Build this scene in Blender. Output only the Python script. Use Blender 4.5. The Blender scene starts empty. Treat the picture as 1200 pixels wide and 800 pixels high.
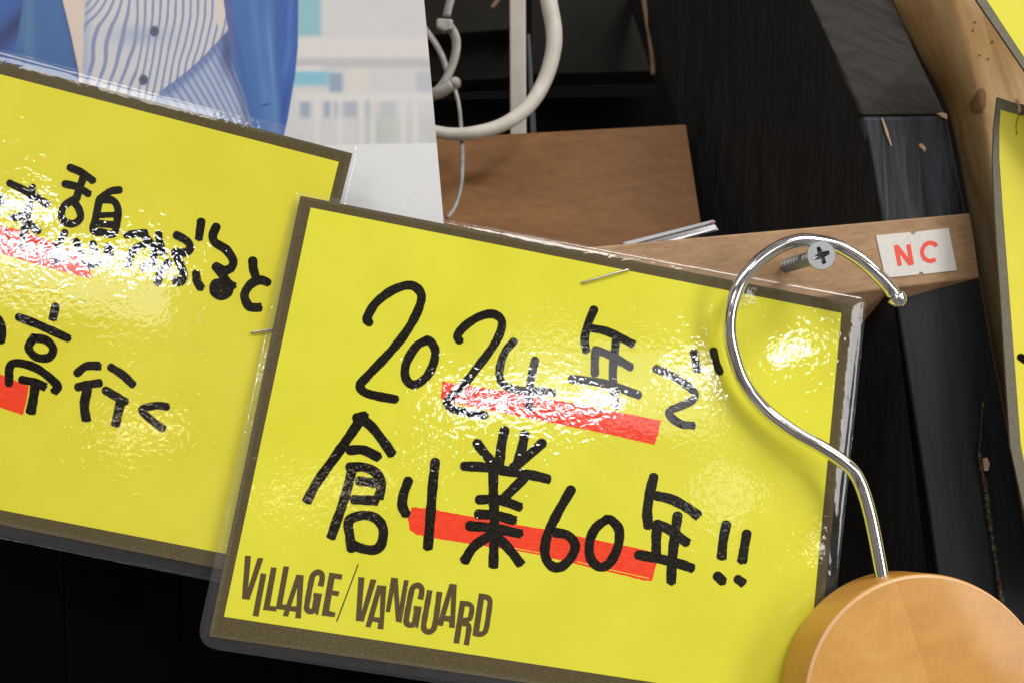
import bpy, bmesh, math, random
import numpy as np
from mathutils import Vector, Matrix
from mathutils.geometry import tessellate_polygon
random.seed(7)
PI = math.pi
SC = bpy.context.scene
COL = SC.collection

# ------------------------------------------------------------------ camera
# the camera sits at the origin and looks along +Y; at 0.25 m the view is 0.24 m wide
K = 8e-4
cam_d = bpy.data.cameras.new('camera')
cam = bpy.data.objects.new('camera', cam_d); COL.objects.link(cam)
cam.rotation_euler = (PI/2, 0, 0)
cam_d.sensor_width = 36
cam_d.lens = 36*0.25/0.24
cam_d.clip_start = 0.01; cam_d.clip_end = 20
cam_d.dof.use_dof = True
cam_d.dof.focus_distance = 0.252
cam_d.dof.aperture_fstop = 26
SC.camera = cam

def P(px, py, d):
    return Vector(((px-600)*K*d, d, (400-py)*K*d))

# ------------------------------------------------------------------ world
W = bpy.data.worlds.new('World'); SC.world = W; W.use_nodes = True
nt = W.node_tree; nt.nodes.clear()
wo = nt.nodes.new('ShaderNodeOutputWorld'); bg = nt.nodes.new('ShaderNodeBackground')
tc = nt.nodes.new('ShaderNodeTexCoord'); no = nt.nodes.new('ShaderNodeTexNoise')
no.inputs['Scale'].default_value = 4.5; no.inputs['Detail'].default_value = 3
cr = nt.nodes.new('ShaderNodeValToRGB')
e = cr.color_ramp.elements
e[0].position = 0.36; e[0].color = (0.05, 0.04, 0.04, 1)
e[1].position = 0.66; e[1].color = (0.75, 0.72, 0.68, 1)
m = cr.color_ramp.elements.new(0.5); m.color = (0.32, 0.27, 0.25, 1)
nt.links.new(tc.outputs['Generated'], no.inputs['Vector'])
nt.links.new(no.outputs['Fac'], cr.inputs['Fac'])
nt.links.new(cr.outputs['Color'], bg.inputs['Color'])
bg.inputs['Strength'].default_value = 0.55
nt.links.new(bg.outputs[0], wo.inputs['Surface'])

SC.view_settings.view_transform = 'Standard'
SC.view_settings.look = 'None'
SC.view_settings.exposure = 0.2
SC.view_settings.gamma = 1.0

# ------------------------------------------------------------------ sheets (flat planes in space)
class Plane:
    """a flat plane given by how its distance changes over the picture"""
    def __init__(s, d0, cx, cy, gx, gy):
        f = lambda x, y: d0/(1 + gx*(x-cx)/1000 + gy*(y-cy)/1000)
        s.f = f
        a, b, c = [P(x, y, f(x, y)) for x, y in ((0, 0), (1000, 0), (0, 700))]
        n = (b-a).cross(c-a).normalized()
        if n.y > 0: n = -n
        s.n = n
    def at(s, x, y, h=0.0):
        return P(x, y, s.f(x, y)) + s.n*h

CARD1 = Plane(0.250, 620, 530, -0.092, 0.177)
CARD2 = Plane(0.2515, 150, 400, -0.02, 0.160)
POSTER = Plane(0.2740, 250, 100, -0.02, 0.10)

# ------------------------------------------------------------------ lamps
def lamp(name, plane, px, py, dist, w, h, radiance, color, roll=10.0, rect=True):
    """a ceiling fitting placed where the glossy card mirrors it"""
    p = plane.at(px, py); v = p.normalized(); n = plane.n
    r = v - 2*v.dot(n)*n
    pos = p + r*dist
    ld = bpy.data.lights.new(name, 'AREA'); ld.shape = 'RECTANGLE' if rect else 'ELLIPSE'
    sc = K*(p.length + dist)
    ld.size = w*sc; ld.size_y = h*sc
    ld.energy = radiance*PI*ld.size*ld.size_y
    ld.color = color
    o = bpy.data.objects.new(name, ld); COL.objects.link(o)
    z = -(p-pos).normalized()
    ex = (plane.at(px+100*math.cos(math.radians(roll)), py+100*math.sin(math.radians(roll))) - p).normalized()
    ex = (ex - ex.dot(z)*z).normalized()
    ey = z.cross(ex)
    M = Matrix((ex, ey, z)).transposed().to_4x4(); M.translation = pos
    o.matrix_world = M
    return o
COOL = (0.93, 0.97, 1.0); WARM = (1.0, 0.86, 0.62)
lamp('ceiling_lamp', CARD1, 626, 469, 2.4, 205, 18, 42, COOL, 0)
lamp('ceiling_lamp', CARD1, 812, 438, 2.6, 54, 16, 40, COOL, 20)
lamp('ceiling_lamp', CARD2, 100, 300, 2.4, 190, 17, 42, (0.90, 0.94, 1.0), 8)
lamp('ceiling_lamp', CARD2, 22, 243, 2.5, 70, 14, 40, (0.90, 0.94, 1.0), 14)
lamp('ceiling_lamp', CARD1, 926, 411, 2.6, 46, 14, 34, (1, 1, 1), -25)
lamp('spot_lamp', CARD1, 380, 576, 2.5, 140, 16, 4.5, WARM, -6)
lamp('spot_lamp', CARD2, 165, 503, 2.5, 80, 14, 9, WARM, 0)
lamp('spot_lamp', CARD1, 498, 530, 2.5, 16, 14, 8, COOL, 0)
lamp('spot_lamp', CARD1, 880, 345, 2.5, 26, 8, 9, COOL, 0)
lamp('spot_lamp', CARD1, 966, 638, 2.5, 14, 20, 14, (1, .98, .9), 0)
lamp('spot_lamp', CARD1, 486, 722, 2.5, 3, 8, 30, COOL, 20)
lamp('bright_ceiling', CARD1, 715, 452, 2.9, 250, 95, 2.1, (0.97, 0.98, 1), 5)
lamp('bright_ceiling', CARD2, 70, 334, 2.9, 230, 46, 3.4, (0.97, 0.98, 1), 10)
lamp('bright_ceiling', CARD1, 850, 580, 2.9, 60, 60, 2.2, (1, 1, 1), 40)

def key(name, loc, target, sx, sy, energy, color):
    ld = bpy.data.lights.new(name, 'AREA'); ld.shape = 'RECTANGLE'
    ld.size = sx; ld.size_y = sy; ld.energy = energy; ld.color = color
    o = bpy.data.objects.new(name, ld); COL.objects.link(o); o.location = loc
    o.rotation_euler = (Vector(target)-Vector(loc)).to_track_quat('-Z', 'Y').to_euler()
key('key_light_panel', (0.95, -0.75, 1.55), (0, .25, 0), 1.3, 0.35, 21, (1, .975, .93))
key('key_light_panel', (-0.9, -0.9, 1.5), (0, .25, 0), 1.2, 0.35, 9, (1, .97, .93))
key('key_light_panel', (1.5, -1.1, 0.45), (0, .25, 0), 0.5, 1.0, 13, (1, .98, .95))  # unseen upright key light at the right, set stronger for the pine post

# ------------------------------------------------------------------ materials
def srgb(r, g, b):
    f = lambda c: (c/255)/12.92 if c/255 <= .04045 else ((c/255+.055)/1.055)**2.4
    return (f(r), f(g), f(b), 1)

def mat(name, color=(.5, .5, .5, 1), rough=.5, metal=0, spec=.5, coat=0, coat_rough=.1):
    m = bpy.data.materials.new(name); m.use_nodes = True
    b = m.node_tree.nodes['Principled BSDF']
    b.inputs['Base Color'].default_value = color
    b.inputs['Roughness'].default_value = rough
    b.inputs['Metallic'].default_value = metal
    b.inputs['Specular IOR Level'].default_value = spec
    b.inputs['Coat Weight'].default_value = coat
    b.inputs['Coat Roughness'].default_value = coat_rough
    return m
def N(m, t): return m.node_tree.nodes.new(t)
def L(m, a, b): m.node_tree.links.new(a, b)
def B(m): return m.node_tree.nodes['Principled BSDF']

def coords(m, scale=(1, 1, 1), rot=(0, 0, 0)):
    t = N(m, 'ShaderNodeTexCoord'); mp = N(m, 'ShaderNodeMapping')
    g = N(m, 'ShaderNodeNewGeometry')
    mp.inputs['Scale'].default_value = scale
    mp0 = N(m, 'ShaderNodeMapping'); mp0.inputs['Rotation'].default_value = rot
    L(m, g.outputs['Position'], mp0.inputs['Vector'])
    L(m, mp0.outputs[0], mp.inputs['Vector'])
    return mp.outputs[0]
def noise(m, vec, scale, detail=2, rough=.5, dist=0):
    n = N(m, 'ShaderNodeTexNoise'); n.inputs['Scale'].default_value = scale
    n.inputs['Detail'].default_value = detail; n.inputs['Roughness'].default_value = rough
    n.inputs['Distortion'].default_value = dist
    L(m, vec, n.inputs['Vector']); return n.outputs['Fac']
def ramp(m, fac, stops):
    r = N(m, 'ShaderNodeValToRGB'); el = r.color_ramp.elements
    while len(el) > 2: el.remove(el[-1])
    el[0].position, el[0].color = stops[0]; el[1].position, el[1].color = stops[-1]
    for p, c in stops[1:-1]:
        x = el.new(p); x.color = c
    L(m, fac, r.inputs['Fac']); return r.outputs['Color']
def mix(m, fac, a, b, mode='MIX'):
    x = N(m, 'ShaderNodeMix'); x.data_type = 'RGBA'; x.blend_type = mode
    for v, i in ((fac, 0), (a, 6), (b, 7)):
        if hasattr(v, 'is_linked') or hasattr(v, 'links'): L(m, v, x.inputs[i])
        else: x.inputs[i].default_value = v
    return x.outputs[2]
def bump(m, h, dist, strength=1.0, target=None):
    b = N(m, 'ShaderNodeBump'); b.inputs['Distance'].default_value = dist
    b.inputs['Strength'].default_value = strength
    L(m, h, b.inputs['Height'])
    L(m, b.outputs[0], (target or B(m)).inputs['Normal'])
    return b
def vary(m, c1, c2, scale, detail=3, lo=.35, hi=.65, vscale=(1, 1, 1), rot=(0, 0, 0), dist=0):
    v = coords(m, vscale, rot); f = noise(m, v, scale, detail, .6, dist)
    L(m, ramp(m, f, [(lo, c1), (hi, c2)]), B(m).inputs['Base Color'])
    return f

M = {}
M['yellow'] = mat('yellow_paper', rough=.8, spec=0); vary(M['yellow'], (.70, .67, .046, 1), (.74, .71, .056, 1), 60)
M['yellow_warm'] = mat('yellow_paper_warm', rough=.8, spec=0); vary(M['yellow_warm'], (.69, .63, .046, 1), (.73, .665, .054, 1), 60)
M['yellow_pale'] = mat('yellow_paper_pale', rough=.45, spec=.3); vary(M['yellow_pale'], (.84, .76, .06, 1), (.88, .80, .08, 1), 60)
M['olive'] = mat('olive_print', rough=.8, spec=0)
vary(M['olive'], srgb(84, 75, 50), srgb(108, 98, 70), 2500, 2, .45, .8)
M['olive_grey'] = mat('olive_grey_print', rough=.5, spec=.3); vary(M['olive_grey'], srgb(112, 106, 88), srgb(124, 118, 100), 900)
M['logo'] = mat('logo_print', rough=.8, spec=0); vary(M['logo'], srgb(86, 73, 46), srgb(102, 89, 60), 2500, 2, .45, .8)
M['ink'] = mat('black_marker', rough=.7, spec=0)
vary(M['ink'], (.007, .006, .004, 1), (.050, .045, .036, 1), 2300, 3, .45, .85)
M['red'] = mat('red_marker', rough=.8, spec=0)
vary(M['red'], (.83, .055, .022, 1), (.92, .085, .035, 1), 500, 2, .4, .7, (1, 1, 6))
M['redtext'] = mat('red_print', srgb(240, 84, 66), .6)
M['sticker'] = mat('sticker_paper', rough=.7); vary(M['sticker'], srgb(215, 212, 205), srgb(228, 225, 218), 1200)
M['black_dot'] = M['ink']

def film_mat(name, milky=.02, small=1.9e-5, big=1.1e-5):
    m = bpy.data.materials.new(name); m.use_nodes = True
    t = m.node_tree; t.nodes.clear()
    out = t.nodes.new('ShaderNodeOutputMaterial')
    tr = t.nodes.new('ShaderNodeBsdfTransparent'); df = t.nodes.new('ShaderNodeBsdfDiffuse')
    df.inputs['Color'].default_value = (.8, .8, .82, 1)
    gl = t.nodes.new('ShaderNodeBsdfGlossy'); gl.inputs['Roughness'].default_value = .022
    gl.inputs['Color'].default_value = (1, 1, 1, 1)
    g2 = t.nodes.new('ShaderNodeBsdfGlossy'); g2.inputs['Roughness'].default_value = .17
    fr = t.nodes.new('ShaderNodeFresnel'); fr.inputs['IOR'].default_value = 1.5
    ge = t.nodes.new('ShaderNodeNewGeometry')
    v = coords(m)
    # wrinkled areas and smoother areas of the pouch
    mask = noise(m, v, 55, 2, .5)
    mr = t.nodes.new('ShaderNodeMapRange'); mr.inputs[1].default_value = .38; mr.inputs[2].default_value = .62
    mr.inputs[3].default_value = .35; mr.inputs[4].default_value = 1.15
    L(m, mask, mr.inputs[0])
    n1 = noise(m, v, 580, 1.0, .4, 1.1)
    n2 = noise(m, v, 170, 1.5, .5)
    b1 = t.nodes.new('ShaderNodeBump'); b1.inputs['Distance'].default_value = big
    L(m, n2, b1.inputs['Height'])
    b2 = t.nodes.new('ShaderNodeBump'); b2.inputs['Distance'].default_value = small*1.6
    L(m, n1, b2.inputs['Height']); L(m, b1.outputs[0], b2.inputs['Normal'])
    L(m, mr.outputs[0], b2.inputs['Strength'])
    for s in (gl, g2): L(m, b2.outputs[0], s.inputs['Normal'])
    L(m, b2.outputs[0], fr.inputs['Normal'])
    gg = t.nodes.new('ShaderNodeMixShader'); gg.inputs[0].default_value = .03
    L(m, gl.outputs[0], gg.inputs[1]); L(m, g2.outputs[0], gg.inputs[2])
    a = t.nodes.new('ShaderNodeMixShader'); a.inputs[0].default_value = milky
    L(m, tr.outputs[0], a.inputs[1]); L(m, df.outputs[0], a.inputs[2])
    nb = t.nodes.new('ShaderNodeMath'); nb.operation = 'SUBTRACT'; nb.inputs[0].default_value = 1
    L(m, ge.outputs['Backfacing'], nb.inputs[1])
    mu = t.nodes.new('ShaderNodeMath'); mu.operation = 'MULTIPLY'
    L(m, nb.outputs[0], mu.inputs[0]); L(m, fr.outputs[0], mu.inputs[1])
    s = t.nodes.new('ShaderNodeMixShader')
    L(m, mu.outputs[0], s.inputs[0]); L(m, a.outputs[0], s.inputs[1]); L(m, gg.outputs[0], s.inputs[2])
    L(m, s.outputs[0], out.inputs['Surface'])
    return m
M['film'] = film_mat('laminating_film', .002)
M['film_edge'] = film_mat('laminating_film_edge', .020, 2e-5, 1.1e-4)

M['chrome'] = mat('chrome', (.80, .80, .80, 1), .07, 1)
f = noise(M['chrome'], coords(M['chrome']), 700, 2); bump(M['chrome'], f, 4e-6)
M['zinc'] = mat('zinc_screw', (.37, .38, .38, 1), .5, 1)
f = noise(M['zinc'], coords(M['zinc']), 1500, 3); bump(M['zinc'], f, 2.5e-5)
M['recess'] = mat('screw_recess', (.30, .31, .31, 1), .3, 1)
M['staple'] = mat('staple_steel', (.62, .61, .60, 1), .28, 1)

def wood(name, cols, scale, stretch, rot, rough=.45, spec=.4, bumpd=5e-5, coat=0, dist=.6, rings=None):
    m = mat(name, rough=rough, spec=spec, coat=coat, coat_rough=.15)
    v = coords(m, stretch, rot)
    f1 = noise(m, v, scale, 5, .62, dist)
    n = len(cols)
    c = ramp(m, f1, [(.30 + .42*i/(n-1), cols[i]) for i in range(n)])
    fine = noise(m, v, scale*7, 3, .7)
    c = mix(m, .35, c, ramp(m, fine, [(.35, (.45, .42, .40, 1)), (.62, (1, 1, 1, 1))]), 'MULTIPLY')
    L(m, c, B(m).inputs['Base Color'])
    bump(m, fine, bumpd)
    return m
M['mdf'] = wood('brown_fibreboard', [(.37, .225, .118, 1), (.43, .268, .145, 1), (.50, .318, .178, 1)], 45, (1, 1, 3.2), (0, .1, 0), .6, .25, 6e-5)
M['disc_wood'] = mat('maple_disc', rough=.42, spec=.35, coat=.22, coat_rough=.10)
_m = M['disc_wood']
v = coords(_m, (1, 1, 2.0), (0, .25, 0))
c = ramp(_m, noise(_m, v, 55, 4, .55, .4), [(.3, (.57, .275, .052, 1)), (.5, (.64, .325, .070, 1)), (.7, (.69, .37, .092, 1))])
fl = ramp(_m, noise(_m, coords(_m, (1, 1, .3), (0, -.2, 0)), 1100, 2, .6), [(.35, (.94, .93, .91, 1)), (.6, (1, 1, 1, 1))])
c = mix(_m, 1.0, c, fl, 'MULTIPLY')
_g = N(_m, 'ShaderNodeNewGeometry'); _d = N(_m, 'ShaderNodeVectorMath'); _d.operation = 'DOT_PRODUCT'
L(_m, _g.outputs['Position'], _d.inputs[0]); _d.inputs[1].default_value = (1, 0, .275)
_w = N(_m, 'ShaderNodeMath'); _w.operation = 'MULTIPLY_ADD'; L(_m, noise(_m, coords(_m), 120, 1), _w.inputs[0]); _w.inputs[1].default_value = .0012; L(_m, _d.outputs['Value'], _w.inputs[2])
_r = N(_m, 'ShaderNodeMapRange'); _r.inputs[1].default_value = .0704; _r.inputs[2].default_value = .0724; L(_m, _w.outputs[0], _r.inputs[0])
c = mix(_m, 1.0, c, ramp(_m, _r.outputs[0], [(0, (1, 1, 1, 1)), (.42, (1, 1, 1, 1)), (.5, (1.0, 1.0, 1.0, 1)), (.62, (.93, .87, .74, 1)), (1, (.93, .87, .74, 1))]), 'MULTIPLY')
c = mix(_m, ramp(_m, _r.outputs[0], [(.40, (0, 0, 0, 1)), (.5, (.16, .16, .16, 1)), (.60, (0, 0, 0, 1))]), c, (.80, .50, .22, 1))
L(_m, c, B(_m).inputs['Base Color'])
bump(_m, noise(_m, coords(_m), 900, 2), 8e-6)
M['disc_face'] = _m.copy(); M['disc_face'].name = 'maple_disc_face'
M['seam'] = mat('glue_seam', (.74, .43, .20, 1), .35)
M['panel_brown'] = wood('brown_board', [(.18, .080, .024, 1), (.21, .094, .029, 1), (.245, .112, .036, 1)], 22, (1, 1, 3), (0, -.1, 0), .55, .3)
def pine_mat():
    m = mat('varnished_pine', rough=.34, spec=.45, coat=.3, coat_rough=.15)
    kx = P(1150, 118, .300)
    g = N(m, 'ShaderNodeNewGeometry')
    def lin(v, mode, b):
        x = N(m, 'ShaderNodeVectorMath'); x.operation = mode; L(m, v, x.inputs[0]); x.inputs[1].default_value = b; return x.outputs[0]
    d = lin(lin(g.outputs['Position'], 'SUBTRACT', kx), 'MULTIPLY', (1/.0017, 0, 1/.0036))
    ln = N(m, 'ShaderNodeVectorMath'); ln.operation = 'LENGTH'; L(m, d, ln.inputs[0])
    nn = noise(m, coords(m), 260, 3, .6)
    ad = N(m, 'ShaderNodeMath'); ad.operation = 'MULTIPLY_ADD'; L(m, nn, ad.inputs[0]); ad.inputs[1].default_value = .9; L(m, ln.outputs['Value'], ad.inputs[2])
    ad2 = N(m, 'ShaderNodeMath'); ad2.operation = 'SUBTRACT'; L(m, ad.outputs[0], ad2.inputs[0]); ad2.inputs[1].default_value = .45
    # grain bends round the knot
    v = coords(m, (1, 1, .10), (0, .34, 0))
    pull = N(m, 'ShaderNodeMath'); pull.operation = 'DIVIDE'; pull.inputs[0].default_value = .006
    a3 = N(m, 'ShaderNodeMath'); a3.operation = 'ADD'; L(m, ln.outputs['Value'], a3.inputs[0]); a3.inputs[1].default_value = .8
    L(m, a3.outputs[0], pull.inputs[1])
    cb = N(m, 'ShaderNodeCombineXYZ'); L(m, pull.outputs[0], cb.inputs[0])
    va = N(m, 'ShaderNodeVectorMath'); va.operation = 'ADD'; L(m, v, va.inputs[0]); L(m, cb.outputs[0], va.inputs[1])
    f1 = noise(m, va.outputs[0], 95, 4, .62, .6)
    fine = noise(m, va.outputs[0], 640, 3, .7)
    c = ramp(m, f1, [(.30, (.46, .27, .10, 1)), (.46, (.62, .39, .17, 1)), (.58, (.76, .52, .26, 1)), (.72, (.82, .61, .34, 1))])
    # tilted coordinates, not linked into the colour
    sx = N(m, 'ShaderNodeSeparateXYZ'); L(m, coords(m, (1, 1, 1), (0, .14, 0)), sx.inputs[0])
    c = mix(m, .35, c, ramp(m, fine, [(.35, (.55, .50, .44, 1)), (.62, (1, 1, 1, 1))]), 'MULTIPLY')
    big = noise(m, coords(m, (1, 1, .5)), 24, 2, .5)
    c = mix(m, .8, c, ramp(m, big, [(.36, (.74, .62, .46, 1)), (.56, (1, 1, 1, 1))]), 'MULTIPLY')
    kn = ramp(m, ad2.outputs[0], [(.0, (.36, .19, .09, 1)), (.5, (.30, .15, .07, 1)), (.85, (.20, .09, .04, 1)), (1.0, (.34, .18, .08, 1))])
    km = ramp(m, ad2.outputs[0], [(.75, (.85, .85, .85, 1)), (1.0, (0, 0, 0, 1))])
    c = mix(m, km, c, kn)
    L(m, c, B(m).inputs['Base Color']); bump(m, fine, 7e-5)
    return m
M['pine'] = pine_mat()
M['pine_dark'] = wood('varnished_pine_side', [(.20, .085, .022, 1), (.30, .14, .042, 1), (.38, .19, .065, 1)], 36, (1, 1, .12), (0, .38, 0), .35, .5, 8e-5, .3, .8)

def blackwood(name, a, b, rough, chips=True, rot=(0, .1, 0), bd=2.2e-4, stretch=(1, 1, .10)):
    m = mat(name, rough=rough, spec=.32)
    v = coords(m, stretch, rot)
    f1 = noise(m, v, 230, 4, .65, 1.4)
    c = ramp(m, f1, [(.35, a), (.68, b)])
    if chips:
        n2 = noise(m, coords(m), 330, 3, .7)
        k = ramp(m, n2, [(.76, (0, 0, 0, 1)), (.78, (1, 1, 1, 1))])
        c = mix(m, k, c, (.38, .27, .17, 1))
    L(m, c, B(m).inputs['Base Color'])
    bump(m, f1, bd)
    return m
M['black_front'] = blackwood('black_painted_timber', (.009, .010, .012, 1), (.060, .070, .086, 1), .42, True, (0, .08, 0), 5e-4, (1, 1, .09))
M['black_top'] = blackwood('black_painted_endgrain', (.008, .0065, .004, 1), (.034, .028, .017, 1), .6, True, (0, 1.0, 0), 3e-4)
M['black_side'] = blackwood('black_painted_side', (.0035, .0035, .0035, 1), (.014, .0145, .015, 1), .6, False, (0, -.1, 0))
M['black_lower'] = blackwood('black_gloss_timber', (.012, .013, .015, 1), (.022, .024, .028, 1), .38, False, (0, .12, 0), 6e-5)
M['black_board'] = mat('dull_black_board', rough=.7, spec=.12); vary(M['black_board'], (.010, .009, .0075, 1), (.015, .0135, .011, 1), 40)
M['black_wall'] = mat('deep_black', rough=.9, spec=.1); vary(M['black_wall'], (.0015, .001, .001, 1), (.003, .002, .002, 1), 25)
M['black_cloth'] = mat('black_panel', rough=.9, spec=.06); vary(M['black_cloth'], (.0018, .0012, .001, 1), (.004, .003, .0025, 1), 40)
M['steel_grey'] = mat('grey_bracket', (.055, .058, .065, 1), .4)
M['cream'] = mat('cream_cable', rough=.45); vary(M['cream'], (.50, .47, .40, 1), (.62, .59, .52, 1), 120)
M['nylon'] = mat('nylon_tie', rough=.35); vary(M['nylon'], (.24, .225, .20, 1), (.36, .34, .31, 1), 200)
M['white_bar'] = mat('white_bar', rough=.5); vary(M['white_bar'], (.40, .36, .31, 1), (.50, .46, .41, 1), 60)
M['tan'] = mat('tan_stick', rough=.6); vary(M['tan'], (.17, .10, .06, 1), (.26, .16, .10, 1), 200)
M['chip'] = mat('bare_wood_chip', rough=.7); vary(M['chip'], (.50, .33, .19, 1), (.66, .46, .30, 1), 900)
M['glue'] = mat('dried_glue', rough=.15, spec=.7)
vary(M['glue'], (.015, .014, .012, 1), (.22, .17, .06, 1), 1300, 3, .45, .75)
bump(M['glue'], noise(M['glue'], coords(M['glue']), 1500, 3, .7), 4e-4)
M['case'] = mat('clear_plastic', (.42, .42, .45, 1), .12, 0, .8, .6, .05)
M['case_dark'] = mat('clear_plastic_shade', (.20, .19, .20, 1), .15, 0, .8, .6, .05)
M['paper_white'] = mat('poster_back', (.7, .7, .7, 1), .6)

# ------------------------------------------------------------------ object helpers
def tag(o, label=None, cat=None, group=None, kind=None):
    if label: o['label'] = label
    if cat: o['category'] = cat
    if group: o['group'] = group
    if kind: o['kind'] = kind
    return o
def thing(name, loc, label, cat, group=None):
    o = bpy.data.objects.new(name, None); COL.objects.link(o); o.location = loc
    o.empty_display_size = .01
    return tag(o, label, cat, group)
def root_of(o):
    l = Vector((0, 0, 0))
    while o: l = l + o.location; o = o.parent
    return l
def obj(name, verts, faces, m, parent=None, smooth=False, mats=None, fm=None):
    org = root_of(parent) if parent else (sum((Vector(v) for v in verts), Vector())/len(verts))
    me = bpy.data.meshes.new(name)
    me.from_pydata([tuple(Vector(v)-org) for v in verts], [], faces); me.update()
    for x in ([m] if mats is None else mats): me.materials.append(x)
    if fm: me.polygons.foreach_set('material_index', fm)
    if smooth: me.polygons.foreach_set('use_smooth', [True]*len(me.polygons))
    o = bpy.data.objects.new(name, me); COL.objects.link(o)
    if parent: o.parent = parent
    else: o.location = org
    return o
def fixn(o):
    bm = bmesh.new(); bm.from_mesh(o.data); bmesh.ops.recalc_face_normals(bm, faces=bm.faces); bm.to_mesh(o.data); bm.free()
def bevel(o, w, seg=2, angle=30):
    fixn(o)
    b = o.modifiers.new('bevel', 'BEVEL'); b.width = w; b.segments = seg; b.limit_method = 'ANGLE'; b.angle_limit = math.radians(angle)
    return o
def prism(name, front, vec, m, parent=None, bev=0, seg=2):
    """front polygon (3-D points) pushed back by vec"""
    vec = Vector(vec) if not isinstance(vec, list) else vec
    n = len(front)
    back = [p + (vec[i] if isinstance(vec, list) else vec) for i, p in enumerate(front)]
    tri = tessellate_polygon([front])
    fs = [tuple(t) for t in tri] + [tuple(n+i for i in reversed(t)) for t in tri] if n > 4 else [tuple(range(n)), tuple(reversed(range(n, 2*n)))]
    fs += [(i, (i+1) % n, n+(i+1) % n, n+i) for i in range(n)]
    o = obj(name, front+back, fs, m, parent)
    fixn(o)
    if bev: bevel(o, bev, seg)
    return o
def spline(pts, step=2.0, closed=False):
    """Catmull-Rom through points of any dimension"""
    pts = [Vector(p) for p in pts]; out = []
    n = len(pts)
    if n == 2:
        k = max(2, int((pts[1]-pts[0]).length/step))
        return [pts[0].lerp(pts[1], i/k) for i in range(k+1)]
    for i in range(n-1):
        p0 = pts[max(i-1, 0)]; p1 = pts[i]; p2 = pts[i+1]; p3 = pts[min(i+2, n-1)]
        if i == 0: p0 = 2*p1-p2
        if i == n-2: p3 = 2*p2-p1
        k = max(2, int((p2-p1).length/step))
        for j in range(k):
            t = j/k
            out.append(.5*((2*p1)+(p2-p0)*t+(2*p0-5*p1+4*p2-p3)*t*t+(3*p1-p0-3*p2+p3)*t**3))
    out.append(pts[-1]); return out
def tube(name, pts, r, m, parent=None, seg=20, step=.0008, caps=True, flat=1.0, flat_dir=None):
    ps = spline(pts, step)
    vs, fs = [], []
    t0 = (ps[1]-ps[0]).normalized()
    u = t0.orthogonal().normalized() if flat_dir is None else (Vector(flat_dir)-Vector(flat_dir).dot(t0)*t0).normalized()
    n = len(ps)
    for i, p in enumerate(ps):
        t = (ps[min(i+1, n-1)]-ps[max(i-1, 0)]).normalized()
        u = (u-u.dot(t)*t).normalized(); w = t.cross(u)
        rr = r(i/(n-1)) if callable(r) else r
        for k in range(seg):
            a = 2*PI*k/seg
            vs.append(p+u*math.cos(a)*rr*flat+w*math.sin(a)*rr)
    for i in range(n-1):
        for k in range(seg):
            fs.append((i*seg+k, i*seg+(k+1) % seg, (i+1)*seg+(k+1) % seg, (i+1)*seg+k))
    if caps:
        fs.append(tuple(range(seg))[::-1]); fs.append(tuple((n-1)*seg+k for k in range(seg)))
    o = obj(name, vs, fs, m, parent, True); fixn(o)
    return o
def lathe(name, prof, org, axis, m, parent=None, seg=64, smooth=True, xdir=None):
    """prof: (radius, height along axis)"""
    a = Vector(axis).normalized(); u = a.orthogonal().normalized() if xdir is None else Vector(xdir); w = a.cross(u)
    vs, fs = [], []
    for r, h in prof:
        for k in range(seg):
            t = 2*PI*k/seg
            vs.append(org+a*h+(u*math.cos(t)+w*math.sin(t))*max(r, 1e-7))
    for i in range(len(prof)-1):
        for k in range(seg):
            fs.append((i*seg+k, i*seg+(k+1) % seg, (i+1)*seg+(k+1) % seg, (i+1)*seg+k))
    o = obj(name, vs, fs, m, parent, smooth); fixn(o)
    return o

# ------------------------------------------------------------------ flat print helpers
_layer = [0]
def ribbon(pl, pts, w, h, ragged=True, vs=None, fs=None, step=1.6, cap='round', jit=.35):
    """a pen stroke lying on a plane; px coordinates"""
    vs = [] if vs is None else vs; fs = [] if fs is None else fs
    _layer[0] = (_layer[0]+1) % 16
    h = h + _layer[0]*1.5e-6
    c = spline([(x, y) for x, y in pts], step)
    n = len(c); base = len(vs); rows = []
    r0 = w/2; ph = random.random()*9
    for i, p in enumerate(c):
        t = (c[min(i+1, n-1)]-c[max(i-1, 0)]).normalized(); q = Vector((-t.y, t.x))
        rr = r0*(1+.045*math.sin(i*.31+ph)+.02*math.sin(i*.83+ph*2))
        if i == 0 and cap == 'round':
            for k in range(5):
                a = (k)/5*PI/2
                rows.append((p-t*rr*math.cos(a)*.9+q*rr*math.sin(a), p-t*rr*math.cos(a)*.9-q*rr*math.sin(a)))
        rows.append((p+q*(rr+random.uniform(-jit, jit)*.5), p-q*(rr+random.uniform(-jit, jit)*.5)))
        if i == n-1 and cap == 'round' and not ragged:
            for k in range(4, -1, -1):
                a = k/5*PI/2
                rows.append((p+t*rr*math.cos(a)*.9+q*rr*math.sin(a), p+t*rr*math.cos(a)*.9-q*rr*math.sin(a)))
    for a, b in rows: vs += [pl.at(a.x, a.y, h), pl.at(b.x, b.y, h)]
    for i in range(len(rows)-1): fs.append((base+2*i, base+2*i+1, base+2*i+3, base+2*i+2))
    if ragged:
        a, b = rows[-1]; m_ = 9; last = len(vs)-2
        tip = []
        for k in range(m_+1):
            s = k/m_
            q = a.lerp(b, s)+t*(r0*.72*math.sin(PI*min(max(s, .08), .92))**.5+random.uniform(-.9, .9))
            tip.append(len(vs)); vs.append(pl.at(q.x, q.y, h))
        cidx = len(vs); mid = a.lerp(b, .5); vs.append(pl.at(mid.x, mid.y, h))
        chain = [last]+tip+[last+1]
        for i in range(len(chain)-1): fs.append((cidx, chain[i], chain[i+1]))
    return vs, fs
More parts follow.
